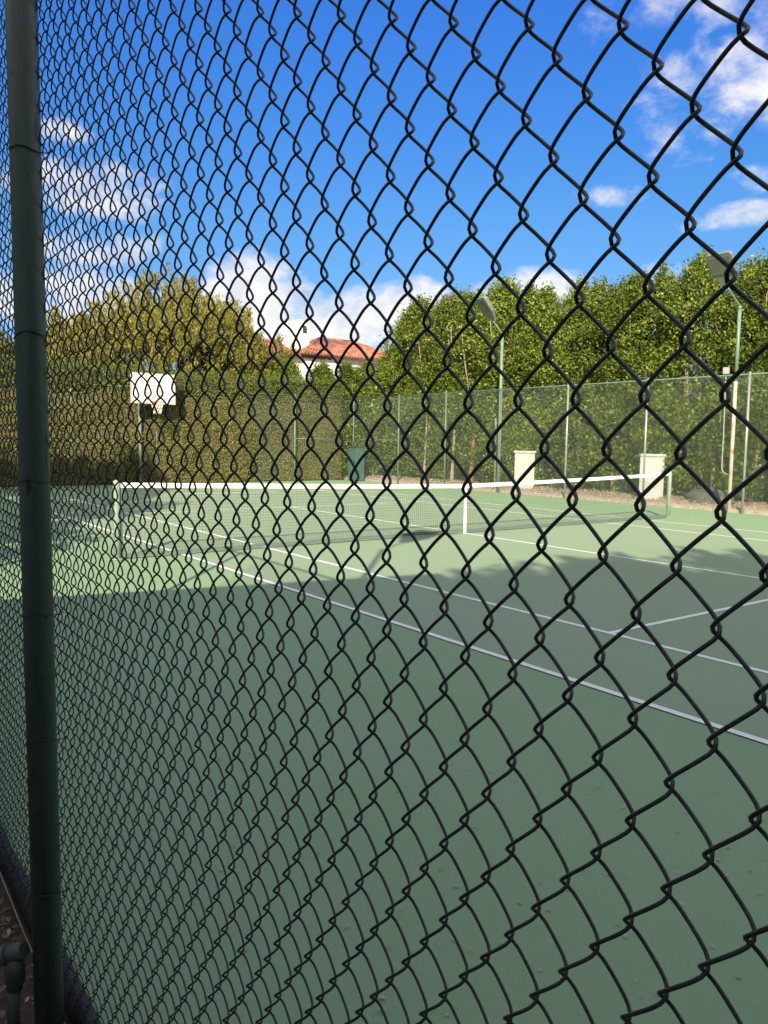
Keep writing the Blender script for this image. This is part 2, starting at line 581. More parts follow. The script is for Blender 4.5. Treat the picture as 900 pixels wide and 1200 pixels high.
# pale crumbly bank of fallen leaves and gravel behind the right-hand fence
nyb = 260
V, F = [], []
prof = [(9.36, -0.03), (9.42, 0.08), (9.60, 0.13), (10.0, 0.16), (10.8, 0.17), (16.0, 0.10)]
for j in range(nyb):
    yy = -6 + 25.5 * j / (nyb - 1)
    for i, (px, pz) in enumerate(prof):
        n = noise.fractal(Vector((px * 3, yy * 3, 1.7)), 1.0, 2.0, 4)
        V.append((px + 0.02 * n, yy, pz + (0.045 * n if 0 < i else 0)))
k = len(prof)
F = [(j * k + i, j * k + i + 1, (j + 1) * k + i + 1, (j + 1) * k + i) for j in range(nyb - 1) for i in range(k - 1)]
tag(np_mesh('planting_bank', V, F, M['kerb_pale'], smooth=True), kind='structure')
# dark kerb along our fence
V, F = [], []
nk = 180
for j in range(nk):
    yy = -13 + 9.0 * j / (nk - 1)
    n = noise.noise(Vector((0, yy * 4, 9.1)))
    n2_ = noise.noise(Vector((3, yy * 11, 2.1)))
    for (px, pz) in ((-9.235, -0.02), (-9.232, 0.035), (-9.215, 0.055), (-9.19, 0.050), (-9.175, 0.02), (-9.17, -0.01)):
        V.append((px + 0.008 * n, yy, pz + (0.010 * n + 0.004 * n2_) * (pz > 0)))
F = [(j * 6 + i, j * 6 + i + 1, (j + 1) * 6 + i + 1, (j + 1) * 6 + i) for j in range(nk - 1) for i in range(5)]
tag(np_mesh('kerb', V, F, M['kerb_dark'], smooth=True), kind='structure')

# ------------------------------------------------------------------ our chain-link fence
FIT = dict(fx=-9.2512, s=0.004944, y0=-10.0285, w=-0.033329, z0=1.83112, b=0.083728, bow=0.040713, sh=0.028145,
           tw=-0.068125, w2=-0.00193, c2=-0.003011, c3=0.046662, bow3=-0.035758)
WIRE_R, WIRE_A, WIRE_OV = 0.00178, 0.0082, 0.0026


def mesh_warp(kk, zz):
    q = FIT
    h = zz - 1.65
    hs = 0.5 * np.tanh(h / 0.5)
    yl = q['y0'] + kk * q['w']
    ys_ = 0.5 * np.tanh((yl + 9.9) / 0.5)
    ks = np.clip(kk, -12, 13)
    y = yl + q['w2'] * (ks / 10) ** 2 + q['sh'] * hs
    z = zz + q['c2'] * hs * hs + q['c3'] * hs ** 3
    x = q['fx'] + q['s'] * (y + 8.4) + q['bow'] * hs * hs + q['bow3'] * hs ** 3 + q['tw'] * hs * ys_
    return x, y, z


def spiral_wires(k0, k1, ztop, zbot, seg=10, sides=6):
    Vs, Fs, base = [], [], 0
    q = FIT
    for k in range(k0, k1):
        mt = int(math.floor((ztop - q['z0']) / (q['b'] / 2)))
        mb = int(math.ceil((zbot - q['z0']) / (q['b'] / 2)))
        if (mb - k) % 2:
            mb += 1
        nh = mt - mb
        th = -math.pi / 2 + np.arange(nh * seg + 1) * (math.pi / seg)
        # bunch samples at the bends
        th = th + 0.22 * np.sin(2 * th + math.pi) * 0.6
        S = np.arcsin(0.955 * np.sin(th)) / math.asin(0.955)
        kk = k + 0.5 + (0.5 + WIRE_OV / abs(q['w'])) * S
        zz = q['z0'] + (mb + th / math.pi + 0.5) * q['b'] / 2
        # small irregularities of a hand-stretched mesh
        jit = np.array([noise.noise(Vector((k * 0.37, float(z_) * 3.1, 0.0))) for z_ in zz[::seg]])
        jit = np.interp(np.arange(len(zz)), np.arange(0, len(zz), seg), jit)
        x, y, z = mesh_warp(kk, zz)
        z = z + jit * 0.0042
        c_ = np.cos(th)
        x = x - WIRE_A * np.tanh(1.9 * c_) / math.tanh(1.9) + jit * 0.002
        P = np.stack([x, y, z], -1)
        T = np.gradient(P, axis=0)
        T /= np.linalg.norm(T, axis=1)[:, None]
        ref = np.array([1.0, 0.0, 0.0])
        A = np.cross(T, ref)
        nrm = np.linalg.norm(A, axis=1)[:, None]
        A = A / np.maximum(nrm, 1e-6)
        B = np.cross(T, A)
        n = len(P)
        ring = []
        for s_ in range(sides):
            a_ = 2 * math.pi * s_ / sides
            ring.append(P + (A * math.cos(a_) + B * math.sin(a_)) * WIRE_R)
        Vk = np.stack(ring, 1).reshape(-1, 3)
        i = np.arange(n - 1)[:, None] * sides
        s0 = np.arange(sides)[None, :]
        s1 = (s0 + 1) % sides
        Fk = np.stack([i + s0, i + s1, i + sides + s1, i + sides + s0], -1).reshape(-1, 4) + base
        Vs.append(Vk)
        Fs.append(Fk)
        base += len(Vk)
    return np.concatenate(Vs), np.concatenate(Fs)


fence = empty('chain_link_fence', (FX, -8.46, 0), 'black-green vinyl chain-link mesh fence filling the view close up, tied to a dark pole', 'fence')
fi = Matrix.Translation((FX, -8.46, 0)).inverted()


def under(o, root):
    o.parent = root
    o.matrix_parent_inverse = Matrix.Translation(root.location).inverted()
    return o


V, F = spiral_wires(-120, 85, 3.62, 0.03, seg=12, sides=7)
under(np_mesh('wire_mesh', V, F, M['vinyl'], smooth=True), fence)
NP = Vector((-9.297, -8.462, 0))   # the near pole
tw_ = MB()
tw_.tube([(-9.262, -13, 0.045), (-9.264, -10, 0.04), (-9.262, -8.0, 0.015), (-9.262, -7.5, 0.045), (-9.26, -4.6, 0.06)], 0.0022, 6)
under(tw_.build('tension_wire', M['galv']), fence)
rl = MB()
rl.tube([(-9.29, -14, 3.66), (-9.29, -4.6, 3.66)], 0.024, 12)
under(rl.build('top_rail', M['pole_green']), fence)
for py in (-11.5, -5.4):
    p = MB()
    p.tube([(-9.297, py, -0.2), (-9.297, py, 3.70)], 0.032, 16)
    p.lathe([(0.034, 3.70), (0.03, 3.73), (0.01, 3.745)], (-9.297, py, 0), 16)
    under(p.build('fence_post', M['pole_green']), fence)
for z in (3.3, 2.87, 2.405, 1.93, 1.555, 1.195, 0.845, 0.42):
    t = MB()
    pts = []
    dz = random.uniform(-0.012, 0.012)
    for i in range(17):
        a = R(-42 + 264 * i / 16)
        rr = 0.0405
        yl_ = -0.035 * (1 - z / 2.4)
        # loop round the back of the pole, ends hooked on the mesh
        pts.append((NP.x - rr * math.sin(a), NP.y + yl_ + rr * math.cos(a), z + dz * math.cos(a) + 0.004 * math.sin(3 * a)))
    e0, e1 = Vector(pts[0]), Vector(pts[-1])
    pts = [(FX + 0.006, e0.y + 0.012, e0.z + 0.004), (FX - 0.001, e0.y + 0.005, e0.z)] + pts + [(FX - 0.001, e1.y - 0.006, e1.z), (FX + 0.006, e1.y - 0.016, e1.z + 0.01)]
    t.tube(pts, 0.0016, 6)
    under(t.build('tie_wire', M['tie']), fence)


# ------------------------------------------------------------------ floodlight poles
def floodlight(name, loc, rz, label, pole_mat, r0, hpole, group='court floodlight poles', lower=None, tilt=50.0, neck_off=(0.30, 0, 0.36)):
    """Arm and head point along local +X."""
    root = empty(name, loc, label, 'floodlight', group, rz)
    p = MB()
    if lower:
        p.tube([(0, 0, -0.2), (0, 0, lower)], r0 * 1.05, 16)
        p.build('pole_base', M['rusty_pole'], root)
        p = MB()
        p.tube([(0, 0, lower), (0, 0, hpole)], r0, 16)
    else:
        p.tube([(0, 0, -0.2), (0, 0, 2.0), (0, 0, hpole)], r0, 24)
    p.lathe([(r0 * 1.12, hpole - 0.06), (r0 * 1.12, hpole), (r0 * 0.5, hpole + 0.025)], (0, 0, 0), 16)
    p.build('pole', pole_mat, root)
    t = R(tilt)
    d = Vector((math.cos(t), 0, math.sin(t)))      # outward along the head
    nrm = Vector((-math.sin(t), 0, math.cos(t)))   # towards the head's back
    a = MB()
    base = Vector((0, 0, hpole - 0.02))
    neck = base + Vector(neck_off)
    a.tube([base, base + Vector((0.03, 0, 0.06)), neck, neck + d * 0.10], 0.024, 10)
    a.build('arm', pole_mat, root)
    h = MB()
    s0 = neck + d * 0.04
    secs = [(0.0, 0.09, 0.05), (0.14, 0.15, 0.09), (0.42, 0.30, 0.13), (0.88, 0.33, 0.15), (0.96, 0.30, 0.09)]
    rings = []
    for dist, hw, th in secs:
        o = s0 + d * dist
        rings.append([h.bm.verts.new(o + Vector((0, -hw, 0))), h.bm.verts.new(o + Vector((0, hw, 0))),
                      h.bm.verts.new(o + Vector((0, hw * 0.9, 0)) + nrm * th), h.bm.verts.new(o + Vector((0, -hw * 0.9, 0)) + nrm * th)])
    for A, B in zip(rings, rings[1:]):
        for i in range(4):
            h.bm.faces.new((A[i], A[(i + 1) % 4], B[(i + 1) % 4], B[i]))
    h.bm.faces.new(rings[0][::-1])
    h.bm.faces.new(rings[-1])
    hd = h.build('lamp_head', M['lamp_house'], root)
    l = MB()
    ce = s0 + d * 0.65 - nrm * 0.008
    rot = Matrix((d, Vector((0, 1, 0)), nrm)).transposed()
    l.box(ce, (0.46, 0.56, 0.016), rot, 0.003)
    l.build('lens', M['lamp_lens'], hd)
    return root


npole = floodlight('floodlight_pole', NP + Vector((0, -0.035, 0)), 0.0, 'thick dark green pole right beside the camera with the mesh tied to it', M['pole_green'], 0.0385, 5.3)
npole.rotation_euler = (-0.0146, 0, 0)      # the pole leans slightly
floodlight('floodlight_pole', (9.38, 8.62, 0), math.pi - 0.25, 'sage green court floodlight pole with tilted head, left of the two by the far hedge', M['lamp_pole'], 0.05, 5.36)
fl = floodlight('floodlight_pole', (9.40, 0.22, 0), math.pi + 0.02, 'court floodlight pole with rusty whitish lower half and a box on the fence beside it', M['lamp_pole'], 0.044, 5.22, lower=3.35, tilt=50.0, neck_off=(0.56, 0, 0.36))
cdt = MB()
jx, jy = -0.05, -0.30
cdt.box((jx, jy, 3.64), (0.11, 0.13, 0.17), None, 0.01)
jb = cdt.build('junction_box', M['conduit'], fl)
cdt = MB()
pts = [(jx, jy, 3.56), (jx, jy, 3.2), (jx, jy + 0.02, 2.0), (jx, jy + 0.02, 1.15)]
for i in range(1, 9):
    a = R(90 * i / 8)
    pts.append((jx, jy + 0.02 + (-0.22 + 0.22 * math.cos(a)) * -0.0 - 0.0 + 0.18 * (1 - math.cos(a)), 1.15 - 0.18 * math.sin(a)))
pts.append((0, -0.03, 0.97))
cdt.tube(pts, 0.014, 8)
cdt.build('conduit', M['conduit'], fl)


# ------------------------------------------------------------------ far fences
def diag_mesh(p0, p1, zb, zt, pitch, r, material, off):
    """Chain-link seen from afar: two crossing families of thin wires between p0 and p1."""
    p0, p1 = np.array(p0), np.array(p1)
    Ln = np.linalg.norm(p1 - p0)
    t = (p1 - p0) / Ln
    nrm = np.array([-t[1], t[0]])
    H = zt - zb
    Vs, Fs, base = [], [], 0
    slope = 1.15
    for fam in (1, -1):
        s = np.arange(-H / slope, Ln + H / slope, pitch)
        for a in s:
            # wire from (a, zb) to (a + fam*H/slope, zt), clipped to [0, Ln]
            e = a + fam * H / slope
            u0, u1 = a, e
            z0_, z1_ = zb, zt
            if max(u0, u1) <= 0 or min(u0, u1) >= Ln:
                continue

            def cl(u):
                f = min(max((u - a) / (e - a), 0), 1)
                return a + (e - a) * f, zb + H * f
            lo, hi = sorted((a, e))
            ua, ub = max(lo, 0), min(hi, Ln)
            A, B = cl(ua), cl(ub)
            o = fam * r * 1.05 + off
            for (u, z) in (A, B):
                c_ = p0 + t * u + nrm * o
                w_ = np.array([-fam * slope, 1.0])
                w_ = w_ / np.linalg.norm(w_)
                pu = np.array([t[0] * w_[0], t[1] * w_[0], w_[1]])
                pn = np.array([nrm[0], nrm[1], 0])
                for kk in range(3):
                    aa = 2 * math.pi * kk / 3
                    Vs.append(np.array([c_[0], c_[1], z]) + (pu * math.cos(aa) + pn * math.sin(aa)) * r)
            for kk in range(3):
                Fs.append((base + kk, base + (kk + 1) % 3, base + 3 + (kk + 1) % 3, base + 3 + kk))
            base += 6
    return np.array(Vs), np.array(Fs)


def far_fence(name, p0, p1, posts, label, post_mats, H=3.5, mid=None, mesh_r=0.0018):
    root = empty(name, (p0[0], p0[1], 0), label, 'fence')
    V, F = diag_mesh(p0, p1, 0.02, H - 0.02, 0.062, mesh_r, M['mesh_far'], 0.035)
    under(np_mesh('wire_mesh', V, F, M['mesh_far']), root)
    for i, (x, y) in enumerate(posts):
        b = MB()
        b.tube([(x, y, -0.2), (x, y, H + 0.02)], 0.032, 12)
        b.lathe([(0.036, H + 0.02), (0.034, H + 0.05), (0.01, H + 0.065)], (x, y, 0), 12)
        under(b.build('fence_post', post_mats[i]), root)
    b = MB()
    b.tube([(p0[0], p0[1], H), (p1[0], p1[1], H)], 0.022, 8)
    under(b.build('top_rail', M['fence_far']), root)
    if mid:
        b = MB()
        b.tube([(mid[0][0], mid[0][1], 1.75), (mid[1][0], mid[1][1], 1.75)], 0.014, 8)
        under(b.build('mid_rail', M['fence_far']), root)
    return root


rposts = [(RX, y) for y in (-5.95, -3.05, -0.2, 2.75, 5.6, 8.5, 11.35, 14.2)]
far_fence('chain_link_fence', (RX, -6.2), (RX, EY), rposts, 'tall green chain-link fence along the right side of the court, pale trees behind it',
          [M['galv']] * 5 + [M['fence_far']] * 3, mid=((RX, 14.2), (RX, EY)))
eposts = [(RX, EY), (6.4, EY), (3.5, EY), (0.6, EY), (-2.4, EY), (-5.4, EY), (-8.4, EY)]
far_fence('chain_link_fence', (-9.3, EY), (RX - 0.02, EY), eposts, 'green chain-link fence across the far end in front of the clipped brown-green hedge',
          [M['fence_far']] * 7, mid=((6.4, EY), (RX, EY)), mesh_r=0.0016)

# teal cabinet in the corner
cb = empty('utility_cabinet', (9.02, 16.75, 0), 'dark teal metal cabinet standing in the far corner of the court fence', 'cabinet')
b = MB()
b.box((0, 0, 0.72), (0.42, 0.62, 1.40), None, 0.012)
b.build('body', M['cabinet'], cb)
b = MB()
b.box((-0.218, 0, 0.74), (0.014, 0.54, 1.24), None, 0.004)
dr = b.build('door', M['cabinet'], cb)
b = MB()
b.box((-0.235, -0.2, 0.8), (0.02, 0.03, 0.14), None, 0.004)
b.build('handle', M['dark_metal'], dr)
b = MB()
b.box((-0.01, 0, 1.435), (0.48, 0.68, 0.03), None, 0.008)
b.build('lid', M['cabinet'], cb)

# white piers behind the right fence
for (y, lab) in ((7.95, 'low whitish pier behind the right fence, left of the two piers'), (2.95, 'low whitish pier behind the right fence near the net post')):
    pr = empty('wall_pier', (9.95, y, 0), lab, 'pier', 'white piers behind the right fence')
    b = MB()
    b.box((0, 0, 0.69), (0.40, 0.56, 1.38), None, 0.015)
    b.build('shaft', M['pillar'], pr)
    b = MB()
    b.box((0, 0, 1.41), (0.46, 0.62, 0.07), None, 0.012)
    b.build('cap', M['pillar'], pr)

# dark mound behind the fence near the second floodlight
V, F = [], []
n_, m_ = 20, 10
for j in range(m_ + 1):
    for i in range(n_):
        a = 2 * math.pi * i / n_
        e = (math.pi / 2) * j / m_
        d = Vector((math.cos(a) * math.cos(e), math.sin(a) * math.cos(e), math.sin(e)))
        f = 1 + 0.25 * noise.fractal(d * 2.2, 1.0, 2.0, 4)
        V.append((10.25 + d.x * 0.45 * f, 1.3 + d.y * 0.75 * f, 0.12 + d.z * 0.42 * f))
F = [(j * n_ + i, j * n_ + (i + 1) % n_, (j + 1) * n_ + (i + 1) % n_, (j + 1) * n_ + i) for j in range(m_) for i in range(n_)]
tag(np_mesh('boulder', V, F, M['mound'], smooth=True), 'dark grey low boulder on the bank behind the right fence', 'rock')

# ------------------------------------------------------------------ net
net = empty('tennis_net', (0, 0, 0), 'tennis net with white top tape stretched across the green court', 'net')


def ztop(x):
    return 0.914 + (1.055 - 0.914) * (abs(x) / 6.36) ** 1.25


V, F = [], []


def strand(pa, pb, r):
    pa, pb = Vector(pa), Vector(pb)
    d = (pb - pa).normalized()
    a = d.orthogonal().normalized()
    b = d.cross(a)
    k = len(V)
    for p in (pa, pb):
        for i in range(3):
            t_ = 2 * math.pi * i / 3
            V.append(p + (a * math.cos(t_) + b * math.sin(t_)) * r)
    for i in range(3):
        F.append((k + i, k + (i + 1) % 3, k + 3 + (i + 1) % 3, k + 3 + i))


xs = np.arange(-6.33, 6.34, 0.045)
for x in xs:
    strand((x, 0.0015, 0.05), (x, 0.0015, ztop(x) - 0.02), 0.0016)
rows = 20
for j in range(rows):
    f = (j + 0.5) / rows
    for a, b_ in zip(xs[::8][:-1], xs[::8][1:]):
        strand((a, -0.0015, 0.05 + f * (ztop(a) - 0.09)), (b_, -0.0015, 0.05 + f * (ztop(b_) - 0.09)), 0.0016)
np_mesh('netting', [tuple(v) for v in V], F, M['netcord'], net)
tp = MB()
prev = None
N_ = 48
for i in range(N_):
    x0, x1 = -6.36 + 12.72 * i / N_, -6.36 + 12.72 * (i + 1) / N_
    za, zb = ztop(x0), ztop(x1)
    for sgn in (-1, 1):
        tp.poly([(x0, sgn * 0.009, za - 0.062), (x1, sgn * 0.009, zb - 0.062), (x1, sgn * 0.009, zb + 0.002), (x0, sgn * 0.009, za + 0.002)])
    tp.poly([(x0, -0.009, za + 0.002), (x1, -0.009, zb + 0.002), (x1, 0.0, zb + 0.008), (x0, 0.0, za + 0.008)])
    tp.poly([(x0, 0.0, za + 0.008), (x1, 0.0, zb + 0.008), (x1, 0.009, zb + 0.002), (x0, 0.009, za + 0.002)])
tp.build('top_tape', M['tape'], net)
tp = MB()
for i in range(N_):
    x0, x1 = -6.34 + 12.68 * i / N_, -6.34 + 12.68 * (i + 1) / N_
    za, zb = 0.03 + 0.006 * math.sin(i * 1.7), 0.03 + 0.006 * math.sin((i + 1) * 1.7)
    for sgn in (-1, 1):
        tp.poly([(x0, sgn * 0.006, za), (x1, sgn * 0.006, zb), (x1, sgn * 0.006, zb + 0.055), (x0, sgn * 0.006, za + 0.055)])
tp.build('bottom_tape', M['nettape_dark'], net)
tp = MB()
tp.box((0, 0, 0.462), (0.055, 0.024, 0.916), None, 0.003)
tp.build('centre_strap', M['tape'], net)
for sx in (-1, 1):
    p = MB()
    p.lathe([(0.048, -0.1), (0.048, 1.06), (0.042, 1.085), (0.02, 1.10)], (sx * 6.40, 0, 0), 18)
    p.lathe([(0.075, 0.0), (0.075, 0.012), (0.05, 0.02)], (sx * 6.40, 0, 0.004), 18)
    po = p.build('post', M['netpost'], net)
    if sx < 0:
        p = MB()
        p.box((-6.47, 0, 0.80), (0.06, 0.07, 0.09), None, 0.01)
        p.tube([(-6.49, 0, 0.80), (-6.55, 0, 0.80), (-6.555, 0, 0.70)], 0.012, 8)
        p.build('crank', M['dark_metal'], po)
    p = MB()
    p.box((sx * 6.335, 0, 0.53), (0.03, 0.014, 0.98), None, 0.003)
    p.build('side_tape', M['nettape_dark'], net)

# ------------------------------------------------------------------ basketball hoop
hp = empty('basketball_hoop', (-0.08, 17.22, 0), 'basketball hoop with white backboard on a thin pole in front of the far hedge', 'basketball hoop')
p = MB()
p.tube([(0, 0, -0.2), (0, 0, 2.9), (0, -0.10, 3.15)], 0.055, 14)
p.build('pole', M['galv'], hp)
p = MB()
p.tube([(0, -0.02, 2.95), (0.28, -0.52, 3.25)], 0.035, 10)
p.tube([(0, -0.02, 2.75), (0.28, -0.52, 2.98)], 0.03, 10)
p.build('bracket', M['galv'], hp)
p = MB()
bx0, by0 = 0.30, -0.56
p.box((bx0, by0, 3.42), (1.62, 0.04, 1.08), None, 0.012)
bb = p.build('backboard', M['board'], hp)
p = MB()
yy = by0 - 0.0225
for (cx, cz, sx, sz) in ((0, 3.52, 0.58, 0.035), (0, 3.10, 0.58, 0.035), (-0.272, 3.31, 0.035, 0.384), (0.272, 3.31, 0.035, 0.384)):
    p.box((bx0 + cx, yy, cz), (sx, 0.004, sz))
p.build('target_square', M['board_line'], bb)
p = MB()
for (cx, cz, sx, sz) in ((0, 3.945, 1.60, 0.03), (0, 2.895, 1.60, 0.03), (-0.79, 3.42, 0.03, 1.02), (0.79, 3.42, 0.03, 1.02)):
    p.box((bx0 + cx, yy, cz), (sx, 0.004, sz))
p.build('edge_stripe', M['board_line'], bb)
p = MB()
ring = [(bx0 + 0.225 * math.cos(2 * math.pi * i / 28), by0 - 0.37 + 0.225 * math.sin(2 * math.pi * i / 28), 2.93) for i in range(28)]
p.tube(ring, 0.011, 8, closed=True)
p.box((bx0, by0 - 0.085, 2.93), (0.14, 0.13, 0.03), None, 0.004)
p.box((bx0, by0 - 0.03, 2.90), (0.18, 0.015, 0.16), None, 0.003)
rm = p.build('rim', M['rim'], hp)
p = MB()
for s_ in (1, -1):
    for i in range(12):
        pts = []
        for j in range(7):
            f = j / 6
            a = 2 * math.pi * (i / 12) + s_ * f * math.pi / 3
            rr = 0.225 - 0.10 * f ** 0.7
            pts.append((bx0 + rr * math.cos(a), by0 - 0.37 + rr * math.sin(a), 2.92 - 0.40 * f))
        p.tube(pts, 0.006, 5)
p.build('hoop_net', M['hoopnet'], rm)

# ------------------------------------------------------------------ house on the rise beyond
hs = empty('house', (27.2, 47.5, 0.35), 'white house with red tiled roof and small bell chimney showing above the hedges', 'house')
b = MB()
b.box((0.4, 0, 3.6), (9.9, 7.0, 9.2))
b.box((-5.9, -0.4, 4.0), (5.2, 5.4, 8.0))
b.build('wall', M['stucco'], hs)


def hip_roof(cx, cy, hx, hy, z0, z1, rl_):
    """Hipped roof with rows of barrel tiles as real ridges."""
    m = MB()
    e = [(-hx, -hy), (hx, -hy), (hx, hy), (-hx, hy)]
    A, B = Vector((cx - rl_, cy, z1)), Vector((cx + rl_, cy, z1))
    E4 = [Vector((cx + x, cy + y, z0)) for x, y in e]
    m.poly([E4[0], E4[1], B, A])
    m.poly([E4[1], E4[2], B])
    m.poly([E4[2], E4[3], A, B])
    m.poly([E4[3], E4[0], A])
    m.poly(E4[::-1])

    def rows(pa, pb, qa, qb, n):
        nr = (pb - pa).cross(qa - pa).normalized()
        if nr.z < 0:
            nr = -nr
        for i in range(n):
            f = (i + 0.5) / n
            lo, hi = pa.lerp(pb, f), qa.lerp(qb, f)
            m.tube([lo + nr * 0.02 - (hi - lo).normalized() * 0.10, hi + nr * 0.02], 0.095, 6)
    rows(E4[0], E4[1], A, B, int(hx * 2 / 0.30))
    rows(E4[3], E4[0], A, A, int(hy * 2 / 0.34))
    rows(E4[1], E4[2], B, B, int(hy * 2 / 0.34))
    for pa, pb in ((E4[0], A), (E4[1], B), (A, B), (E4[3], A), (E4[2], B)):
        m.tube([pa + Vector((0, 0, 0.06)), pb + Vector((0, 0, 0.06))], 0.14, 8)
    return m


rf = hip_roof(0.5, 0, 5.7, 4.1, 8.25, 10.0, 1.6).build('roof', M['tile'], hs)
hip_roof(-5.6, -0.4, 3.4, 3.3, 8.05, 9.35, 1.8).build('roof', M['tile'], hs)
b = MB()
b.box((0.5, -4.06, 8.17), (11.4, 0.10, 0.14))
b.box((-5.6, -3.66, 7.97), (6.8, 0.10, 0.14))
b.build('fascia', M['fascia'], hs)
b = MB()
b.prism([(-5.35, -2.4, 8.5), (-3.55, -2.4, 8.5), (-3.55, -2.4, 10.65), (-4.45, -2.4, 11.05), (-5.35, -2.4, 10.65)], (0, 1.3, 0))
ch = b.build('chimney', M['stucco'], rf)
b = MB()
pts = [(-4.18, -2.42, 10.0), (-3.78, -2.42, 10.0)]
for i in range(9):
    a = math.pi * i / 8
    pts.append((-3.98 + 0.20 * math.cos(a), -2.42, 10.38 + 0.24 * math.sin(a)))
b.prism(pts, (0, 0.012, 0))
b.build('arch_opening', M['opening'], ch)


# ------------------------------------------------------------------ foliage
def leaf_quads(C, D, Nn, ln, wd, cup=0.18):
    """Rhombic leaves: C centre, D long direction, Nn normal (n,3); ln, wd (n,)."""
    D = D / np.linalg.norm(D, axis=1)[:, None]
    S = np.cross(D, Nn)
    S /= np.maximum(np.linalg.norm(S, axis=1), 1e-6)[:, None]
    Nn = np.cross(S, D)
    l_, w_ = ln[:, None], wd[:, None]
    a = C - D * l_ * 0.5
    b = C + S * w_ * 0.5 + Nn * w_ * cup - D * l_ * 0.05
    c_ = C + D * l_ * 0.5
    d = C - S * w_ * 0.5 + Nn * w_ * cup - D * l_ * 0.05
    V = np.stack([a, b, c_, d], 1).reshape(-1, 3)
    F = np.arange(len(C) * 4).reshape(-1, 4)
    return V, F


def unit(n):
    v = rng.normal(size=(n, 3))
    return v / np.linalg.norm(v, axis=1)[:, None]


def ficus_crown(seed, H, Rm, zb, nclump, nleaf, ln=(0.075, 0.125)):
    """Upright crown with leader shoots: clumps of leaves on branch ends, gaps between."""
    r_ = np.random.default_rng(seed)
    Cs, Ds, Ns = [], [], []
    tips = []
    for i in range(nclump):
        f = r_.random() ** 0.9
        z = zb + (H - zb) * f
        prof = Rm * min(1.0, 0.55 + 1.6 * f) * (1.0 if f < 0.55 else max(0.0, 1 - ((f - 0.55) / 0.47) ** 2.3))
        a = r_.random() * 2 * math.pi
        lob = 1 + 0.28 * math.sin(2 * a + seed) + 0.2 * math.sin(5 * f * 3.1 + seed * 2 + a)
        rr = prof * lob * (0.45 + 0.6 * r_.random() ** 0.6)
        tips.append((rr * math.cos(a), rr * math.sin(a), z, a, f))
    # leader shoots at the top
    for i in range(7):
        a = r_.random() * 2 * math.pi
        rr = Rm * 0.45 * r_.random()
        hz = H - 0.25 + r_.random() * 0.65
        for q in range(4):
            tips.append((rr * math.cos(a), rr * math.sin(a), hz - 0.22 * q, a, 1.2))
    for (x, y, z, a, f) in tips:
        nl = int(nleaf * r_.uniform(0.55, 1.3) * (0.35 if f > 1.1 else 1.0))
        sg = np.array([0.15, 0.15, 0.17]) * r_.uniform(0.65, 1.25)
        if f > 1.1:
            sg = np.array([0.055, 0.055, 0.12])
        p = r_.normal(size=(nl, 3)) * sg + np.array([x, y, z])
        out = np.stack([np.full(nl, math.cos(a)), np.full(nl, math.sin(a)), np.full(nl, 0.55)], -1)
        d = out * 0.55 + r_.normal(size=(nl, 3)) * 0.6
        nn = r_.normal(size=(nl, 3)) * 0.6 + np.array([math.cos(a) * 0.35, math.sin(a) * 0.35, 0.8])
        Cs.append(p)
        Ds.append(d)
        Ns.append(nn)
    C, D, Nn = np.concatenate(Cs), np.concatenate(Ds), np.concatenate(Ns)
    n = len(C)
    ln_ = r_.uniform(ln[0], ln[1], n)
    return leaf_quads(C, D, Nn, ln_, ln_ * r_.uniform(0.42, 0.58, n)), tips


def trunk_bm(seed, H, r0, tips, forks=3, nl=14, spread=0.28):
    r_ = random.Random(seed)
    b = MB()
    stems = []
    for k in range(forks):
        x, y = r_.uniform(-0.12, 0.12), r_.uniform(-0.22, 0.22)
        dx, dy = r_.uniform(-spread, spread), r_.uniform(-spread, spread)
        pts, rad = [], []
        for i in range(9):
            f = i / 8
            pts.append((x + dx * f + 0.06 * math.sin(f * 5 + k + seed), y + dy * f + 0.06 * math.cos(f * 6 + k * 2), -0.1 + (H * 0.86) * f))
            rad.append(r0 * (1.25 if i == 0 else 1.0) * (1 - 0.82 * f) * (1.0 if k == 0 else 0.7) + 0.006)
        b.tube(pts, rad, 8)
        stems.append(pts)
    for t in r_.sample(tips, min(nl, len(tips))):
        st = r_.choice(stems)
        zs = max(0.4, t[2] - 0.7)
        i = min(range(len(st)), key=lambda q: abs(st[q][2] - zs))
        s_ = Vector(st[i])
        e = Vector(t[:3])
        mid = s_.lerp(e, 0.5) + Vector((0, 0, 0.08))
        b.tube([s_, mid, e], [0.022, 0.014, 0.006], 5)
    return b


variants = []
for v in range(5):
    (V, F), tips = ficus_crown(20 + v, 7.2, 1.18, 0.35, 420, 76, (0.085, 0.14))
    variants.append((V, F, tips))
FIC = ['tall evergreen tree with glossy green leaves in the row behind the right fence'] * 5
row_y = np.arange(-4.4, 17.7, 1.04)
masters = {}
tops = {-4.4: 7.2}


def top_height(y):
    pts = [(-6, 7.3), (1.5, 7.15), (3.0, 7.35), (4.8, 7.25), (7.2, 7.0), (9.6, 7.6), (11.3, 7.7), (15.4, 7.9), (18.0, 7.4), (21, 6.6)]
    return float(np.interp(y, [p[0] for p in pts], [p[1] for p in pts]))


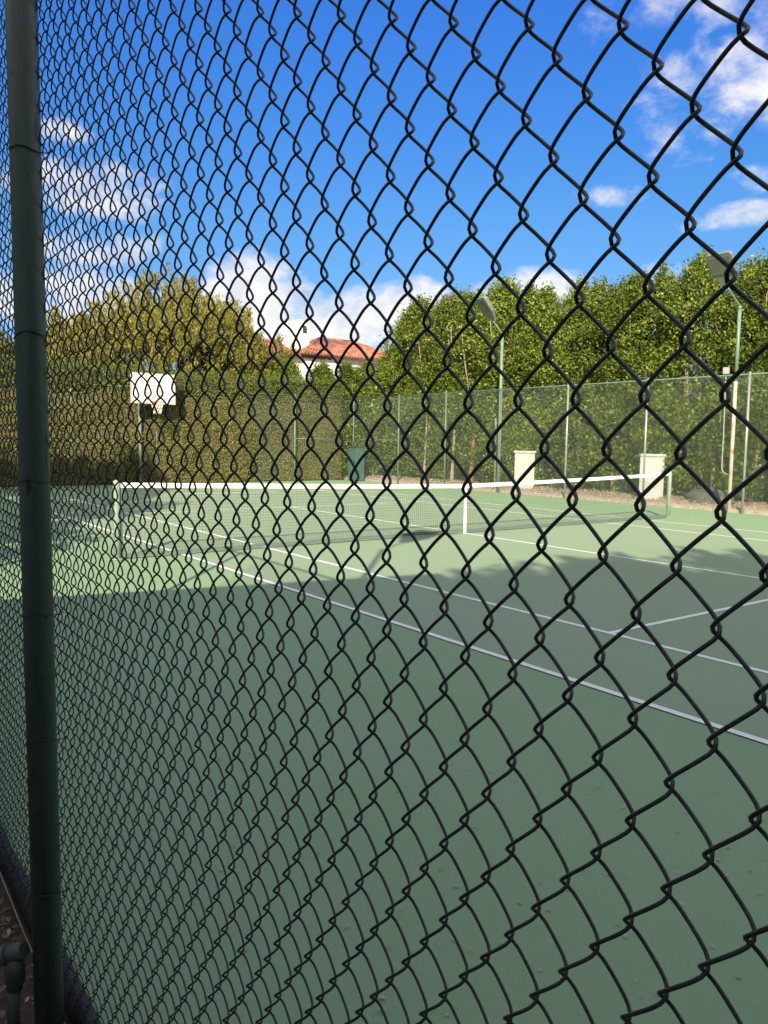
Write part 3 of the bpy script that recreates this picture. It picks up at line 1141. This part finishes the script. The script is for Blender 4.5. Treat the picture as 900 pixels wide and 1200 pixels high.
places = []
for i, y in enumerate(row_y):
    x = 12.2 + random.uniform(-0.45, 0.45)
    y = y + random.uniform(-0.25, 0.25)
    h = top_height(y) * random.uniform(0.96, 1.03)
    v = random.choice([k for k in range(5) if not places or k != places[-1][2]])
    places.append((x, y, v, h / 7.5, random.uniform(0, 6.28)))
for i, (x, y, v, s, rz) in enumerate(places):
    if v not in masters:
        t = empty('evergreen_tree', (x, y, 0.08), 'tall glossy evergreen tree in the close row behind the right fence', 'tree', 'evergreen trees in the row behind the right fence', rz)
        np_mesh('crown', variants[v][0], variants[v][1], M['leaf_ficus'], t)
        trunk_bm(40 + v, 7.2, 0.065, variants[v][2], 6, 24, 1.02).build('trunk', M['bark_pale'], t)
        t.scale = (s, s, s)
        masters[v] = t
    else:
        dup(masters[v], None, (x, y, 0.08), rz, (s * random.uniform(0.95, 1.1), s * random.uniform(0.95, 1.1), s))
# lower, nearer shrubs of the same kind fill the foot of the row
shr = []
for v in range(3):
    (V, F), tips = ficus_crown(70 + v, 3.1, 0.95, 0.25, 130, 84, (0.08, 0.13))
    shr.append((V, F, tips))
sm = {}
for i, y in enumerate(np.arange(-4.2, 17.0, 1.55)):
    x = 11.05 + random.uniform(-0.25, 0.2)
    v = i % 3
    yy = y + random.uniform(-0.3, 0.3)
    s = random.uniform(0.8, 1.15)
    rz = random.uniform(0, 6.28)
    if v not in sm:
        t = empty('evergreen_shrub', (x, yy, 0.12), 'leafy green shrub close behind the right fence', 'shrub', 'shrubs at the foot of the tree row', rz)
        np_mesh('crown', shr[v][0], shr[v][1], M['leaf_ficus'], t)
        trunk_bm(80 + v, 2.8, 0.045, shr[v][2], 2, 8).build('trunk', M['bark_pale'], t)
        t.scale = (s, s, s)
        sm[v] = t
    else:
        dup(sm[v], None, (x, yy, 0.12), rz, (s, s, s))
for (x, y, s, v) in ((9.9, 18.3, 1.2, 0), (10.9, 17.9, 1.25, 1), (9.0, 18.9, 1.2, 2)):
    dup(sm[v], None, (x, y, 0.05), random.uniform(0, 6), (s, s, s), 'leafy green shrub filling the far corner behind the cabinet')
# bare trunks that show at the foot of the row
for (x, y, h, lean, r0, mt, lab) in ((10.6, -0.75, 2.4, 0.35, 0.17, 'bark_pale', 'thick pale leaning tree trunk at the right edge of the photo behind the fence'),
                                     (10.7, 1.45, 1.9, -0.15, 0.10, 'bark_pale', 'pale bare tree trunk rising behind the dark boulder'),
                                     (10.3, 11.0, 1.9, 0.1, 0.10, 'bark_red', 'reddish bare tree trunk behind the fence, left of the green floodlight pole'),
                                     (10.4, 12.2, 2.2, 0.12, 0.07, 'bark_pale', 'thin pale bare tree trunk left of the reddish trunk'),
                                     (10.2, 9.55, 2.6, -0.12, 0.06, 'bark_pale', 'thin pale trunk behind the fence between the reddish trunk and the left white pier'),
                                     (10.4, 13.9, 3.0, 0.15, 0.055, 'bark_pale', 'thin pale trunk behind the fence near the far corner, right of the cabinet')):
    b = MB()
    pts = [(x + lean * 0.3 * f, y - lean * 0.6 * f, -0.02 + h * f) for f in np.linspace(0, 1, 7)]
    b.tube(pts, [r0 * (1.35 - 0.25 * i if i < 2 else 1.0 - 0.07 * i) for i in range(7)], 10)
    tg = b.build('tree_trunk', M[mt])
    tag(tg, lab, 'tree trunk')

# corner trees, lower
for (x, y, s, v, lab) in ((8.9, 19.3, 0.69, 1, 'lower leafy tree above the far corner of the fence, under the red roof'),
                          (10.4, 19.6, 0.70, 3, 'leafy tree just right of the red roof, lower than the tree row'),
                          (7.6, 20.2, 0.71, 4, 'leafy tree at the right foot of the big olive-brown tree'),
                          (11.5, 19.7, 0.72, 2, 'leafy tree between the red roof and the tall row, level with the white wall'),
                          (12.2, 18.3, 0.82, 0, 'leafy tree at the left end of the tall row')):
    dup(masters[v], None, (x, y, 0), random.uniform(0, 6), (s * 1.25, s * 1.25, s), lab)

# clipped hedge across the far end
hedge = empty('hedge', (0, 18.2, 0), 'tall clipped hedge, brownish below with a bright green top edge, across the far end', 'hedge')
HY, HT = 17.52, 4.05
nxh, nzh = 150, 34


def hedge_off(x):
    """Left of the corner the hedge has grown out through the fence."""
    f = np.clip((x - 3.6) / 2.6, 0, 1)
    return -0.17 + 0.35 * f * f * (3 - 2 * f)


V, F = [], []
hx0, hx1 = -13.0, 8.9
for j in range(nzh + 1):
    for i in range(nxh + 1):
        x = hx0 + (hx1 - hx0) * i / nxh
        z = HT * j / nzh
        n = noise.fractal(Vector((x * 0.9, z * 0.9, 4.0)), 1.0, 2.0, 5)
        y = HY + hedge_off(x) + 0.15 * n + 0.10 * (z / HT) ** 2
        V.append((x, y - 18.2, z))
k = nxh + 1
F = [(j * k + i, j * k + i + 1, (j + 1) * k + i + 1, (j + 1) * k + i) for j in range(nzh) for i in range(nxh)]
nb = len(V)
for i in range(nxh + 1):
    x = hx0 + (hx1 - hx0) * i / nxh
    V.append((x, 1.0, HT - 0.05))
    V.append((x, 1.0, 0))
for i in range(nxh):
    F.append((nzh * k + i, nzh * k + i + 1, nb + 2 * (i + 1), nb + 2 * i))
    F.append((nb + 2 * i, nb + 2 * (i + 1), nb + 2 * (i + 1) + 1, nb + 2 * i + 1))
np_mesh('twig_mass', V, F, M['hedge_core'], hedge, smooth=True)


def hedge_pts(n, z0_, z1_, xa, xb, sy):
    x = rng.uniform(xa, xb, n)
    z = rng.uniform(z0_, z1_, n)
    nn = np.array([noise.fractal(Vector((a * 0.9, b_ * 0.9, 4.0)), 1.0, 2.0, 5) for a, b_ in zip(x, z)])
    y = HY + hedge_off(x) + 0.15 * nn + 0.10 * (z / HT) ** 2 - np.abs(rng.normal(0, sy, n))
    return np.stack([x, y - 18.2, z], -1)


C = np.concatenate([hedge_pts(54000, 0.05, 3.7, -6.5, 8.9, 0.06), hedge_pts(4000, 0.05, 3.7, -13, -6.5, 0.06)])
# bare patches where twigs show
keep = np.array([noise.fractal(Vector((p[0] * 1.3, p[2] * 1.3, 8.0)), 1.0, 2.0, 4) > -0.28 or rng.random() < 0.35 for p in C])
C = C[keep]
n = len(C)
D = rng.normal(size=(n, 3)) * 0.6 + np.array([0, -0.2, -0.25])
Nn = rng.normal(size=(n, 3)) * 0.55 + np.array([0, -0.9, 0.45])
ln_ = rng.uniform(0.04, 0.085, n)
V, F = leaf_quads(C, D, Nn, ln_, ln_ * 0.55)
np_mesh('foliage', V, F, M['leaf_hedge'], hedge)
C = np.concatenate([hedge_pts(9000, 3.35, HT + 0.05, -7, 8.9, 0.10), np.stack([rng.uniform(-7, 8.9, 9000), rng.uniform(HY - 0.05, HY + 1.1, 9000) - 18.2, HT + np.abs(rng.normal(0, 0.15, 9000))], -1)])
n = len(C)
D = rng.normal(size=(n, 3)) * 0.5 + np.array([0, -0.2, 0.6])
Nn = rng.normal(size=(n, 3)) * 0.6 + np.array([0, -0.6, 0.6])
ln_ = rng.uniform(0.05, 0.10, n)
V, F = leaf_quads(C, D, Nn, ln_, ln_ * 0.5)
np_mesh('new_growth', V, F, M['leaf_hedge_top'], hedge)


# big olive-brown feathery trees behind the hedge
def feathery(seed, H, Rm, zb, nsp, nfr):
    r_ = np.random.default_rng(seed)
    Cs, Ds, Ns = [], [], []
    tips = []
    zc = zb + (H - zb) * 0.36
    for i in range(nsp):
        u = r_.normal(size=3)
        u /= np.linalg.norm(u)
        if u[2] < -0.55:
            u[2] = -u[2]
        lob = 1 + 0.13 * math.sin(3 * math.atan2(u[1], u[0]) + seed) + 0.10 * math.sin(7 * u[2] + seed)
        rad = (0.62 + 0.42 * r_.random() ** 0.7) * lob
        c = np.array([u[0] * Rm * rad, u[1] * Rm * rad, zc + u[2] * ((H - zc) if u[2] > 0 else (zc - zb)) * rad * 0.97])
        tips.append((*c, 0, 0))
        # a spray: fronds streaming up and outwards along an arching axis
        ax = u * 0.8 + np.array([0, 0, 0.75]) + r_.normal(size=3) * 0.25
        ax /= np.linalg.norm(ax)
        m = int(nfr * r_.uniform(0.6, 1.3))
        t = r_.random(m)
        p = c + ax[None, :] * (t[:, None] * 0.55) + r_.normal(size=(m, 3)) * (0.13 - 0.08 * t[:, None])
        d = ax[None, :] + r_.normal(size=(m, 3)) * 0.42
        Cs.append(p)
        Ds.append(d)
        Ns.append(r_.normal(size=(m, 3)) * 0.6 + u[None, :] * 1.2)
    C, D, Nn = np.concatenate(Cs), np.concatenate(Ds), np.concatenate(Ns)
    n = len(C)
    ln_ = r_.uniform(0.10, 0.22, n)
    return leaf_quads(C, D, Nn, ln_, ln_ * 0.30, 0.1), tips


for (x, y, H, Rm, nsp, lab) in ((2.5, 21.2, 7.95, 3.2, 660, 'largest olive-brown feathery tree, its rounded top highest above the hedge'),
                                (-1.2, 21.6, 6.1, 2.7, 500, 'olive-brown feathery tree behind the hoop, left of the highest crown'),
                                (5.2, 21.4, 6.75, 2.2, 420, 'olive-brown feathery tree on the right slope of the rounded mass'),
                                (7.3, 22.0, 5.9, 1.5, 240, 'small olive-brown feathery tree beside the white chimney'),
                                (-4.9, 21.4, 5.0, 2.6, 380, 'olive-brown feathery tree farthest left, by the near pole')):
    (V, F), tips = feathery(int(x * 10 + 200), H, Rm, 0.6, int(nsp * 2.1), 66)
    t = empty('feathery_tree', (x, y, 0), lab, 'tree', 'olive-brown trees behind the hedge')
    np_mesh('crown', V, F, M['leaf_olive'], t)
    trunk_bm(int(x * 3 + 60), H * 0.85, 0.16, tips, 3, 26).build('trunk', M['bark_pale'], t)

# trees and a house on our side, out of view, whose shade falls on the court
(V, F), tips = ficus_crown(130, 7.2, 1.9, 0.4, 210, 34, (0.20, 0.32))
sh0 = None
spots = [(-20.5, -18.3, 1.30), (-18.0, -18.0, 1.38), (-15.6, -18.4, 1.40), (-13.2, -18.1, 1.38), (-10.6, -18.3, 1.33), (-8.0, -18.0, 1.19), (-5.4, -18.3, 1.24), (-2.6, -18.2, 1.18), (0.2, -18.2, 1.25), (3.0, -18.2, 1.2),
         (-14.6, -19.3, 1.28), (-12.1, -19.2, 1.28), (-9.6, -19.3, 1.26), (-7.0, -19.2, 1.24), (-4.6, -19.3, 1.22), (-19.2, -20.4, 1.2), (-16.6, -20.2, 1.2), (-14.0, -20.4, 1.2), (-11.5, -20.2, 1.2), (-9.0, -20.4, 1.2), (-6.5, -20.2, 1.2), (-4.0, -20.4, 1.2), (-1.3, -20.3, 1.2),
         (-13.8, -3.6, 0.86), (-13.8, -1.9, 1.12), (-13.6, 0.3, 1.28), (-13.7, 2.2, 1.54), (-13.4, 4.7, 1.30), (-13.6, 7.2, 1.05)]
for (x, y, s) in spots:
    if sh0 is None:
        sh0 = empty('evergreen_tree', (x, y, 0), 'tall evergreen tree behind the camera shading the court', 'tree', 'evergreen trees on the near side')
        np_mesh('crown', V, F, M['leaf_ficus'], sh0)
        trunk_bm(130, 7.2, 0.1, tips, 3).build('trunk', M['bark_pale'], sh0)
        sh0.scale = (s, s, s)
    else:
        dup(sh0, None, (x, y, 0), random.uniform(0, 6), (s, s, s))
hb = empty('house', (-14.5, -12.0, -0.85), 'white gabled house behind the camera shading the near court', 'house')
b = MB()
b.prism([(3.0, -6.9, 0), (3.0, 6.9, 0), (3.0, 6.9, 2.9), (3.0, 0, 7.0), (3.0, -6.9, 2.9)], (-7.0, 0, 0))
b.build('wall', M['stucco'], hb)
b = MB()
b.prism([(3.25, 7.2, 2.75), (3.25, 0, 7.03), (3.25, 0, 7.18), (3.25, 7.2, 2.90)], (-7.5, 0, 0))
b.prism([(3.25, -7.2, 2.75), (3.25, 0, 7.03), (3.25, 0, 7.18), (3.25, -7.2, 2.90)], (-7.5, 0, 0))
b.build('roof', M['tile'], hb)

# ------------------------------------------------------------------ small things near the camera
ip = empty('irrigation_riser', (-9.385, -8.47, 0), 'dark green plastic irrigation riser with elbow fitting beside the near pole', 'pipe')
b = MB()
b.tube([(0.0, 0.0, -0.1), (0.0, 0.0, 0.09), (0.008, 0.006, 0.17)], 0.017, 14)
b.build('pipe', M['pvc'], ip)
b = MB()
b.tube([(0.006, 0.004, 0.145), (0.008, 0.006, 0.16), (0.009, 0.007, 0.165), (0.010, 0.008, 0.21), (0.012, 0.008, 0.235)], [0.022, 0.022, 0.0265, 0.0265, 0.024], 16)
b.tube([(0.030, -0.012, 0.258), (0.012, 0.006, 0.250), (-0.012, 0.026, 0.240)], [0.022, 0.0245, 0.0245], 16)
b.tube([(-0.006, 0.021, 0.243), (-0.016, 0.029, 0.239)], 0.0275, 16)
b.build('elbow', M['pvc'], ip)


def flat_bits(n, xa, xb, ya, yb, z, lo, hi, tilt, wr):
    C = np.stack([rng.uniform(xa, xb, n), rng.uniform(ya, yb, n), np.full(n, z) + rng.uniform(0, 0.006, n)], -1)
    a = rng.uniform(0, 2 * math.pi, n)
    D = np.stack([np.cos(a), np.sin(a), rng.normal(0, tilt, n)], -1)
    Nn = np.stack([rng.normal(0, tilt, n), rng.normal(0, tilt, n), np.ones(n)], -1)
    ln_ = rng.uniform(lo, hi, n)
    return leaf_quads(C, D, Nn, ln_, ln_ * wr, 0.25)


V, F = flat_bits(2600, -10.4, -9.27, -9.6, -5.0, 0.012, 0.012, 0.05, 0.5, 0.5)
V2, F2 = flat_bits(700, -9.9, -9.27, -9.0, -5.0, 0.016, 0.008, 0.04, 0.5, 0.5)
tag(np_mesh('leaf_litter', V2, F2, M['litter_pale']), 'pale dry leaf bits among the brown litter on the dirt outside the fence', 'leaf litter', kind='stuff')
tag(np_mesh('leaf_litter', V, F, M['litter']), 'brown dead leaves strewn on the bare dirt outside the fence', 'leaf litter', kind='stuff')
V, F = flat_bits(9000, 9.40, 11.5, -5.5, 16.8, 0.19, 0.03, 0.09, 0.5, 0.5)
V[:, 2] += np.repeat(np.interp(V[::4, 0], [9.36, 9.42, 9.60, 10.0, 10.8], [-0.20, -0.08, -0.02, 0.02, 0.01]), 4)
tag(np_mesh('leaf_litter', V, F, M['litter_pale']), 'pale dry leaves covering the bank at the foot of the right fence', 'leaf litter', kind='stuff')
V, F = flat_bits(520, -9.15, -6.3, -10.2, -4.5, 0.006, 0.007, 0.026, 0.2, 0.6)
tag(np_mesh('fallen_petals', V, F, M['petal']), 'tiny pale petals and bits scattered on the green court by the fence', 'petals', kind='stuff')
